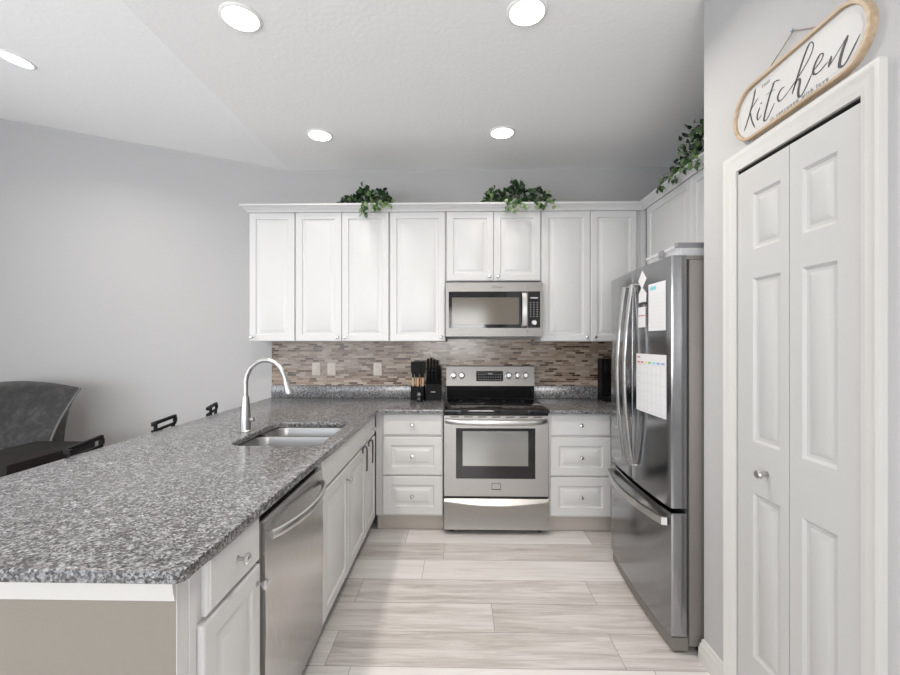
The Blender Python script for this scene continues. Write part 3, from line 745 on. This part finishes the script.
# ------------------------------------------------------------------ outlets
def outlet(x, label, switch=False):
    c = thing('wall_outlet', label, 'outlet', (x, 3.7685, 1.165), 'plates on the backsplash')
    mb = MB(); mb.loops([[(a, 3.7685-d, b) for a, b in rrect(x-.036-i, x+.036+i, 1.108-i, 1.222+i, .006)] for d, i in ((0, 0), (.003, 0), (.005, -.004))]); obj('cover_plate', mb, M_PLATE, c)
    for z in ((1.165,) if switch else (1.142, 1.188)):
        mb = MB()
        if switch: mb.box(x-.016, x+.016, 3.7595, 3.7633, 1.13, 1.20, .001); obj('rocker', mb, M_PLATE, c)
        else:
            mb.loops([[(a, 3.7635-d, b) for a, b in rrect(x-.016, x+.016, z-.014, z+.014, .01)] for d in (0, .0015)])
            mb.mi = 1
            for s_ in (-.006, .006): mb.box(x+s_-.001, x+s_+.001, 3.7612, 3.7619, z-.004, z+.005)
            obj('socket', mb, [M_PLATE, M_DGREY], c)
outlet(-1.259, 'left plate of the close pair on the mosaic backsplash', True)
outlet(-1.123, 'right plate of the close pair on the mosaic backsplash')
outlet(-.716, 'beige outlet by itself on the backsplash left of the knife block')

# ------------------------------------------------------------------ things on the counter
kb = thing('knife_block', 'black knife block left of the range', 'knife block', (-.215, 3.63, CT+.0005))
mb = MB(); mb.prism([(3.585, CT+.0005), (3.735, CT+.0005), (3.74, 1.14), (3.70, 1.165), (3.60, 1.055), (3.585, 1.05)], 'x', -.277, -.152); obj('block', mb, M_BLACK, kb)
mb = MB(); mb.box(-.235, -.198, 3.5842, 3.5848, .983, .989); obj('logo_strip', mb, M_GREYINK, kb, smooth=False)
kn = None
# slot plane rises from (3.60,1.055) to (3.70,1.165); handles leave it at a right angle to it, leaning forward
slots = [(-.262, .80, .115), (-.236, .80, .12), (-.210, .80, .11), (-.184, .80, .10), (-.166, .62, .075), (-.255, .30, .07), (-.225, .30, .07), (-.195, .30, .07)]
for i, (x, t, h) in enumerate(slots):
    y, z = 3.60+.10*t, 1.055+.11*t
    n = Vector((0, -.22, 1)).normalized()
    if kn is None or h:
        b = Vector((x, y-.003, z+.006))
        c = thing('kitchen_knife', ('black-handled knife standing in the back row of the knife block' if t > .5 else 'short black-handled knife in the front row of the knife block'), 'knife', b, 'knives in the block')
        mb = MB(); mb.square([b, b+n*.25*h, b+n*.6*h, b+n*h], .016, .020, (1, 0, 0)); obj('handle', mb, M_BLACK, c)
        mb = MB(); mb.lathe([(.004, h*.02), (.004, h*.021+.002)], b+n*h, n, 8); obj('rivet', mb, M_CHROME, c)
# utensil holder with spatulas
uh = thing('utensil_holder', 'black utensil holder left of the knife block', 'utensil holder', (-.345, 3.66, CT+.0005))
mb = MB(); pr = rrect(-.408, -.290, 3.61, 3.715, .015)
mb.loops([[(x, y, CT+.0005) for x, y in pr], [(x, y, 1.03) for x, y in pr], [(x*.96-.014, y*.96+.1465, 1.03) for x, y in pr], [(x*.96-.014, y*.96+.1465, .93) for x, y in pr]]); obj('holder', mb, M_BLACK, uh)
ut = [(-.388, 3.645, -.392, 3.650, 'narrow black spatula', .017), (-.368, 3.69, -.372, 3.70, 'black slotted turner', .026), (-.348, 3.645, -.350, 3.650, 'black serving spoon', .024), (-.328, 3.69, -.325, 3.70, 'black flat turner', .027), (-.308, 3.645, -.303, 3.650, 'black rounded spatula', .020)]
for i, (x, y, x2, y2, nm, hw) in enumerate(ut):
    pos = ['leftmost of the five', 'second from the left', 'in the middle of the five', 'second from the right', 'rightmost of the five'][i]
    c = thing('cooking_utensil', nm+' with wooden handle in the black holder, '+pos, 'utensil', (x, y, .94), 'utensils in the black holder')
    mb = MB(); mb.tube([(x, y, .94), (x+(x2-x)*.6, y+(y2-y)*.6, 1.10)], [.007, .008], 8); obj('handle', mb, M_HANDLEW, c)
    x3, y3 = x+(x2-x)*.6, y+(y2-y)*.6
    mb = MB(); mb.loops([[(x3+(x2-x)*k*.4+sx*wd, y3+sy*.005, 1.1005+.135*k) for sx, sy in ((-1, -1), (1, -1), (1, 1), (-1, 1))] for k, wd in ((0, .008), (.2, .009), (.4, hw), (.85, hw*1.05), (1, hw*.8))]); obj('utensil_head', mb, M_BLACK, c)
c = thing('spice_grinder', 'small dark shiny grinder in front of the utensil holder', 'grinder', (-.325, 3.53, CT+.0005))
mb = MB(); mb.lathe([(.025, .0005), (.027, .01), (.024, .035), (.018, .045)], (-.325, 3.53, CT)); obj('jar', mb, M_BLACKG, c)
mb = MB(); mb.lathe([(.018, .0455), (.021, .05), (.021, .066), (.012, .074), (.003, .078)], (-.325, 3.53, CT)); obj('cap', mb, M_CHROME, c)
c = thing('coffee_maker', 'tall slim black coffee maker beside the fridge on the right counter', 'coffee maker', (1.27, 3.61, CT+.0005))
mb = MB(); mb.prism([(1.187, CT+.0005), (1.345, CT+.0005), (1.345, 1.20), (1.30, 1.245), (1.25, 1.262), (1.187, 1.264)], 'y', 3.60, 3.71); obj('body', mb, M_BLACK, c)
mb = MB(); mb.box(1.19, 1.342, 3.53, 3.599, CT+.0005, .95, .006); obj('drip_tray', mb, M_BLACK, c)
mb = MB(); mb.prism([(1.20, 1.15), (1.335, 1.15), (1.335, 1.19), (1.30, 1.235), (1.20, 1.25)], 'y', 3.53, 3.5995); obj('brew_head', mb, M_BLACK, c)
mb = MB(); mb.square([(1.302, 3.5285, 1.246), (1.346, 3.5285, 1.201)], .008, .004, (0, 1, 0)); obj('chrome_edge', mb, M_CHROME, c)

# ------------------------------------------------------------------ ivy plants on top of the cabinets
def ivy(loc, L, Dp, Hh, label, n, seed, axis='x', spill=()):
    rnd = random.Random(seed)
    r = thing('ivy_plant', label, 'plant', loc, 'ivy on top of the cabinets')
    X, Y, Z = loc
    def W(a, b, z): return Vector((X+a, Y+b, Z+z)) if axis == 'x' else Vector((X+b, Y-a, Z+z))
    mb = MB()
    c0 = W(0, .0, 0)
    k = 16
    def ring(rx, ry, z): return [W(rx*math.cos(2*PI*i/k), ry*math.sin(2*PI*i/k), z) for i in range(k)]
    mb.loops([ring(.08, .05, .001), ring(.10, .06, .04), ring(.11, .065, .075), ring(.095, .055, .075), ring(.09, .05, .06)]); obj('pot', mb, M_BASKET, r)
    lf = MB(); st = MB()
    def add_leaf(base, tip_dir, size, mi):
        d = Vector(tip_dir).normalized(); up = Vector((rnd.uniform(-.5, .5), rnd.uniform(-.9, .1), rnd.uniform(.3, 1))) if axis == 'x' else Vector((rnd.uniform(-.9, .1), rnd.uniform(-.5, .5), rnd.uniform(.3, 1)))
        s_ = d.cross(up)
        if s_.length < .05: s_ = d.orthogonal()
        s_.normalize(); nn = s_.cross(d).normalized()
        lf.mi = mi; rows = []
        for t, wd, bend in ((0, .06, 0), (.18, .42, .02), (.42, .50, .03), (.70, .32, 0), (1, .02, -.10)):
            c = base+d*t*size+nn*bend*size
            rows.append((c-s_*wd*size*.9+nn*.06*size*wd*2, c, c+s_*wd*size*.9+nn*.06*size*wd*2))
        V = [[lf.v(p) for p in q] for q in rows]
        for a, b in zip(V, V[1:]):
            lf.f((a[0], a[1], b[1], b[0])); lf.f((a[1], a[2], b[2], b[1]))
    for i in range(n):
        a = rnd.uniform(-1, 1); b = rnd.uniform(-1, 1)
        hh = Hh*(1-abs(a)**2.4)*(1-.35*abs(b))
        z = .04+rnd.random()**.6*hh*(.9+.25*math.sin(a*9+seed))
        p = W(a*L/2, b*Dp/2, z)
        dr = p-W(a*L*.25, 0, .02); dr = dr.normalized()+Vector((rnd.uniform(-.7, .7), rnd.uniform(-.7, .3), rnd.uniform(-.5, .5)))
        front = b < -.2
        q = rnd.random()
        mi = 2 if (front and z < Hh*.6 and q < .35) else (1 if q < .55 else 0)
        add_leaf(p, dr, rnd.uniform(.028, .046), mi)
        if i % 3 == 0: st.tube([W(a*.06, b*.03, .06), W(a*L*.25, b*Dp*.3, max(.07, z*.9)), p], .0016, 5)
    for a, b, z0, z1, m_ in spill:      # trails hanging over the crown
        for j in range(m_):
            t = (j+.5)/m_
            p = W(a+rnd.uniform(-.04, .04), b+rnd.uniform(-.012, .01)-.01*t, z0+(z1-z0)*t)
            add_leaf(p, (rnd.uniform(-.6, .6), -.4 if axis == 'x' else rnd.uniform(-.6, .6), -1), rnd.uniform(.026, .042), 2 if rnd.random() < .6 else 1)
        st.tube([W(a, b+.06, z0+.03), W(a, b+.005, z0+.01), W(a, b-.004, z1+.02)], .0016, 5)
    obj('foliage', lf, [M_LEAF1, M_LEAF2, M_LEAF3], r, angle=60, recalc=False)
    obj('stems', st, M_STEM, r)
ZT = ZU1+.001
ivy((-.745, 3.56, ZT), .46, .24, .215, 'trailing green ivy on top of the cabinets left of the microwave', 330, 3, spill=((.0, -.170, .07, -.055, 20), (.09, -.170, .06, -.01, 14), (.16, -.17, .07, .02, 10)))
ivy((.47, 3.56, ZT), .60, .25, .24, 'trailing green ivy on top of the cabinets above the microwave', 420, 8, spill=((-.07, -.170, .08, -.02, 20), (.02, -.170, .08, .0, 12), (.16, -.170, .06, -.005, 12), (.24, -.17, .08, .01, 9)))
ivy((1.585, 2.66, ZT), .84, .28, .40, 'trailing green ivy on the cabinet over the fridge, in the right corner', 620, 5, axis='y', spill=((-.36, -.165, .10, .0, 14), (-.20, -.165, .10, .0, 16), (-.08, -.165, .10, .03, 14), (.05, -.165, .10, .0, 12)))

# ------------------------------------------------------------------ ceiling lights
def can(x, y, label, power=CAN_POWER):
    z = ceil_z(x); tilt = math.atan(SLOPE) if x < XFOLD else 0
    r = thing('recessed_light', label, 'ceiling light', (x, y, z), 'recessed lights in the ceiling')
    mb = MB(); mb.lathe([(.094, -.0005), (.094, -.004), (.088, -.008), (.080, -.009), (.078, -.006), (.078, -.0005)], (x, y, z), n=36); obj('trim_ring', mb, M_RING, r)
    mb = MB(); mb.lathe([(.0775, -.001), (.0775, -.0055), (.05, -.007), (.002, -.0075)], (x, y, z), n=36); obj('lens', mb, M_LENS, r)
    l = bpy.data.lights.new('downlight', 'AREA'); l.shape = 'DISK'; l.size = .15; l.energy = power; l.color = CAN_COLOR; l.spread = math.radians(150)
    o = bpy.data.objects.new('downlight', l); COL.objects.link(o); o.parent = r; o.location = (0, 0, -.012)
    r.rotation_euler.y = tilt
    return r
can(-1.02, 1.99, 'recessed ceiling light, the nearer of the left pair over the peninsula')
can(.312, 1.98, 'recessed ceiling light, the nearer of the right pair over the kitchen aisle')
can(-1.02, 3.13, 'recessed ceiling light in front of the left wall cabinets, near the back wall', 1.3)
can(.312, 3.12, 'recessed ceiling light in front of the microwave, near the back wall', 1.3)
can(-1.02, .62, 'added recessed ceiling light over the near end of the peninsula, unseen', 7)  # extra downlight out of view, added to light the room
can(-2.735, 2.60, 'recessed ceiling light on the sloping part of the ceiling at far left')

# ------------------------------------------------------------------ kitchen sign above the pantry door
SX = 1.0743; SY = 1.657
sg = thing('wall_sign', 'oval white wooden sign with black script lettering above the pantry door', 'sign', (SX, 1.38, 2.138))
U0, U1, V0, V1 = -.018, .533, 2.138, 2.335
def oval(i, d): return [(SX-d, SY-u, v) for u, v in rrect(U0+i, U1-i, V0+i, V1-i, (V1-V0)/2-i-.0001, 14)]
mb = MB(); mb.loops([oval(0, 0), oval(0, .020), oval(.002, .022), oval(.010, .022), oval(.012, .020), oval(.012, .0)]);  obj('wooden_frame', mb, M_WOODFR, sg)
mb = MB(); mb.loops([oval(.0125, .001), oval(.0125, .012)]); obj('board', mb, M_SIGN, sg); bd = sg.children[-1]
# thin line inside the rim
a, b = oval(.026, .0126), oval(.0272, .0126)
mb = MB(); mb.loops([a, b], False, False); obj('border_line', mb, M_GREYINK, bd, recalc=False, smooth=False)
ST = {
 'K1': ([(.0936, 2.3097), (.0837, 2.2792), (.0614, 2.2319), (.0335, 2.188)], .0032), 'K2': ([(.1079, 2.27), (.0883, 2.2585), (.0648, 2.2462)], .0018), 'K3': ([(.0648, 2.2462), (.075, 2.2065), (.0903, 2.1737)], .0026),
 'i': ([(.1163, 2.2319), (.1034, 2.2098), (.1067, 2.1924), (.1252, 2.2006)], .0028), 'dot': ([(.1226, 2.2445), (.1239, 2.2397)], .003),
 't': ([(.1874, 2.28), (.1669, 2.2495), (.1426, 2.1979), (.1377, 2.1742), (.1548, 2.174), (.1874, 2.2079)], .0036), 'tf': ([(.1758, 2.2764), (.1903, 2.2782), (.2114, 2.2705)], .0028), 'tb': ([(.1457, 2.2582), (.1903, 2.252)], .0014),
 'c': ([(.2324, 2.2363), (.2159, 2.2357), (.2018, 2.2209), (.2063, 2.2037), (.2214, 2.2006), (.2459, 2.21)], .003),
 'h1': ([(.2459, 2.21), (.2936, 2.2357), (.332, 2.2648), (.3455, 2.2909), (.34, 2.3062), (.3289, 2.3049), (.3066, 2.2739), (.2633, 2.1934)], .0034),
 'h2': ([(.2646, 2.1979), (.2836, 2.2235), (.2949, 2.2182), (.2883, 2.1868), (.2923, 2.1688), (.3099, 2.1742), (.3443, 2.2142)], .0042),
 'e': ([(.3443, 2.2142), (.3712, 2.2276), (.381, 2.2421), (.3694, 2.2484), (.3504, 2.2303), (.3455, 2.2084), (.3623, 2.1994), (.3969, 2.2099)], .0034),
 'n1': ([(.4081, 2.2193), (.3986, 2.192)], .0042), 'n2': ([(.3986, 2.192), (.4297, 2.2165), (.4557, 2.2378), (.4608, 2.2410)], .0018),
 'n3': ([(.4608, 2.241), (.4429, 2.2076), (.434, 2.1788), (.4392, 2.1684), (.4557, 2.1715), (.4961, 2.2181)], .0046)}
def smooth_path(P, m=6):
    P = [Vector((a, b, 0)) for a, b in P]; out = []
    Q = [P[0]*2-P[1]]+P+[P[-1]*2-P[-2]]
    for i in range(1, len(Q)-2):
        p0, p1, p2, p3 = Q[i-1:i+3]
        for k in range(m):
            t = k/m
            out.append(.5*((2*p1)+(p2-p0)*t+(2*p0-5*p1+4*p2-p3)*t*t+(3*p1-p0-3*p2+p3)*t**3))
    return out+[P[-1]]
mb = MB()
for P, wd in ST.values():
    Q = smooth_path(P); N = len(Q); L_, R_ = [], []
    for i, p in enumerate(Q):
        d = (Q[min(i+1, N-1)]-Q[max(i-1, 0)]).normalized(); nn = Vector((-d.y, d.x, 0))
        down = .55+.75*max(0, -d.y)          # thick on downstrokes, thin on upstrokes
        e = min(1, min(i, N-1-i)/3+.35); k = wd*down*e*1.5
        L_.append(p+nn*k/1.0*.55); R_.append(p-nn*k*.55)
    rings = [[(SX-.0124, SY-a.x, a.y), (SX-.0124, SY-b.x, b.y), (SX-.0131, SY-b.x, b.y), (SX-.0131, SY-a.x, a.y)] for a, b in zip(L_, R_)]
    mb.loops(rings)
obj('script_lettering', mb, M_INK, bd, smooth=False)
TR = Matrix(((0, 0, -1, 0), (-1, 0, 0, 0), (0, 1, 0, 0), (0, 0, 0, 1)))
mb = MB()
mb.merge(text_mesh('THIS', .016, space=1.3), Matrix.Translation((SX-.0128, SY-.126, 2.291)) @ TR)
obj('small_lettering', mb, M_INKS, bd, smooth=False, recalc=False)
mb = MB(); mb.merge(text_mesh('is seasoned with love', .0195, space=1.32), Matrix.Translation((SX-.0128, SY-.168, 2.1555)) @ TR)
obj('small_lettering', mb, M_INKS, bd, smooth=False, recalc=False)
mb = MB(); mb.tube([(SX-.012, SY-.152, 2.334), (SX-.006, SY-.2595, 2.3975), (SX-.012, SY-.367, 2.333)], .0018, 6); obj('hanging_string', mb, M_TWINE, sg)
mb = MB(); mb.lathe([(.002, 0), (.002, .010), (.006, .011), (.005, .013)], (PX-.0005, SY-.2595, 2.399), (-1, 0, 0), 10); tag(obj('nail', mb, M_NAIL), 'small dark nail in the wall holding the string of the sign', 'nail')

# ------------------------------------------------------------------ bar stools along the outer side of the peninsula
ST_T = [('bar_stool', 'black metal bar stool at the counter, closest of the three, by the recliner', (-1.752, 1.972), 15),
        ('bar_stool', 'black metal bar stool in the middle of the three along the counter', (-1.797, 2.58), 11),
        ('bar_stool', 'black metal bar stool farthest along the counter, nearest the faucet', (-1.832, 3.148), 18)]
s0 = thing(ST_T[0][0], ST_T[0][1], 'stool', (0, 0, 0), 'stools along the peninsula')
hw = .155     # back rail centred on the root, seat towards +X
mb = MB(); mb.loops([[(x, y, z) for x, y in rrect(.015+i, .315-i, -.165+i, .165-i, .04)] for z, i in ((.645, .01), (.65, 0), (.672, 0), (.68, .012), (.682, .03))]); obj('seat', mb, M_BROWN, s0)
mb = MB()
fp = lambda z: [(.035, -hw-.006, z), (.012, -hw, z), (0, -hw+.02, z), (0, hw-.02, z), (0, hw, z)]
mb.square(fp(.928), .016, .018, (0, 0, 1)); mb.square(fp(.884), .014, .014, (0, 0, 1))
mb.square([(.002, hw-.008, .92), (.002, hw-.008, .892)], .016, .02, (1, 0, 0)); mb.square([(.028, -hw-.004, .92), (.028, -hw-.004, .892)], .014, .016, (1, 0, 0))
obj('backrest', mb, M_BLACKM, s0, smooth=False)
for sy in (-1, 1):
    mb = MB(); y = sy*(hw-.03); mb.square([(-.02, sy*(hw+.01), 0.0005), (.01, y, .645), (.0, y, .876)], .018, .018, (0, 1, 0)); obj('leg', mb, M_BLACKM, s0, smooth=False)
    mb = MB(); mb.square([(.345, sy*(hw+.01), 0.0005), (.295, y, .644)], .018, .018, (0, 1, 0)); obj('leg', mb, M_BLACKM, s0, smooth=False)
mb = MB()
mb.square([(-.011, -hw-.004, .22), (-.011, hw+.004, .22)], .014, .014, (0, 0, 1)); mb.square([(.329, -hw-.004, .22), (.329, hw+.004, .22)], .014, .014, (0, 0, 1))
for sy in (-1, 1): mb.square([(-.011, sy*hw, .24), (.328, sy*hw, .24)], .014, .014, (0, 0, 1))
obj('footrest', mb, M_BLACKM, s0, smooth=False)
s0.location = (*ST_T[0][2], 0); s0.rotation_euler.z = math.radians(ST_T[0][3])
for nm, lb, (x, y), a in ST_T[1:]:
    o = dup(s0, (x, y, 0), lb); o.rotation_euler.z = math.radians(a)

# ------------------------------------------------------------------ recliner by the back wall
rc = thing('recliner', 'dark grey suede recliner with pale piping against the left wall', 'armchair', (-3.5, 3.0, 0))
# back cushion: a swelling slab with a flared right-hand wing, leaning back
def back_pt(s, t, side):
    # s 0..1 left to right, t 0..1 bottom to top, side 0 front / 1 back
    xl = -4.02-.04*t; xr = -3.105+.045*t**1.5-.035*math.sin(PI*t)-side*.05*t
    x = xl+(xr-xl)*s
    top = 1.085-.055*max(0, (s-.45)/.55)**2.2-.055*max(0, (.55-s)/.55)**2.2
    z = .50+(top-.50)*t
    y = 3.16+.26*t
    sw = .085*(1-abs(2*s-1)**4)*(math.sin(PI*min(1, t*1.02))**.5 if t > 0 else 0)
    return (x, y-sw*(1-side)+side*.16*(1-.8*t), z)
mb = MB(); ns, nt = 18, 14
rings = []
for i in range(nt+1):
    t = i/nt
    rings.append([back_pt(k/ns, t, 0) for k in range(ns+1)]+[back_pt(k/ns, t, 1) for k in range(ns, -1, -1)])
mb.loops(rings); bk = obj('backrest', mb, M_SUEDE, rc, angle=60)
mb = MB(); mb.tube([Vector(back_pt(1, t/16, 0))+Vector((.002, -.006, 0)) for t in range(17)], .008, 8); obj('piping', mb, M_PIPE, bk)
mb = MB(); mb.box(-3.975, -3.005, 2.35, 3.14, .40, .62, .05); obj('seat_cushion', mb, M_SUEDE, rc)
mb = MB(); mb.box(-3.99, -2.99, 2.42, 3.14, .04, .385, .02)
for x in (-3.9, -3.1):
    for y in (2.5, 3.05): mb.box(x-.03, x+.03, y-.03, y+.03, .0005, .04)
obj('seat_base', mb, M_BROWN, rc)
for x0_, x1_ in ((-2.985, -2.56), (-4.42, -3.995)):
    mb = MB(); mb.box(x0_, x1_, 2.38, 2.98, .04, .705, .012); obj('armrest', mb, M_BROWN, rc)
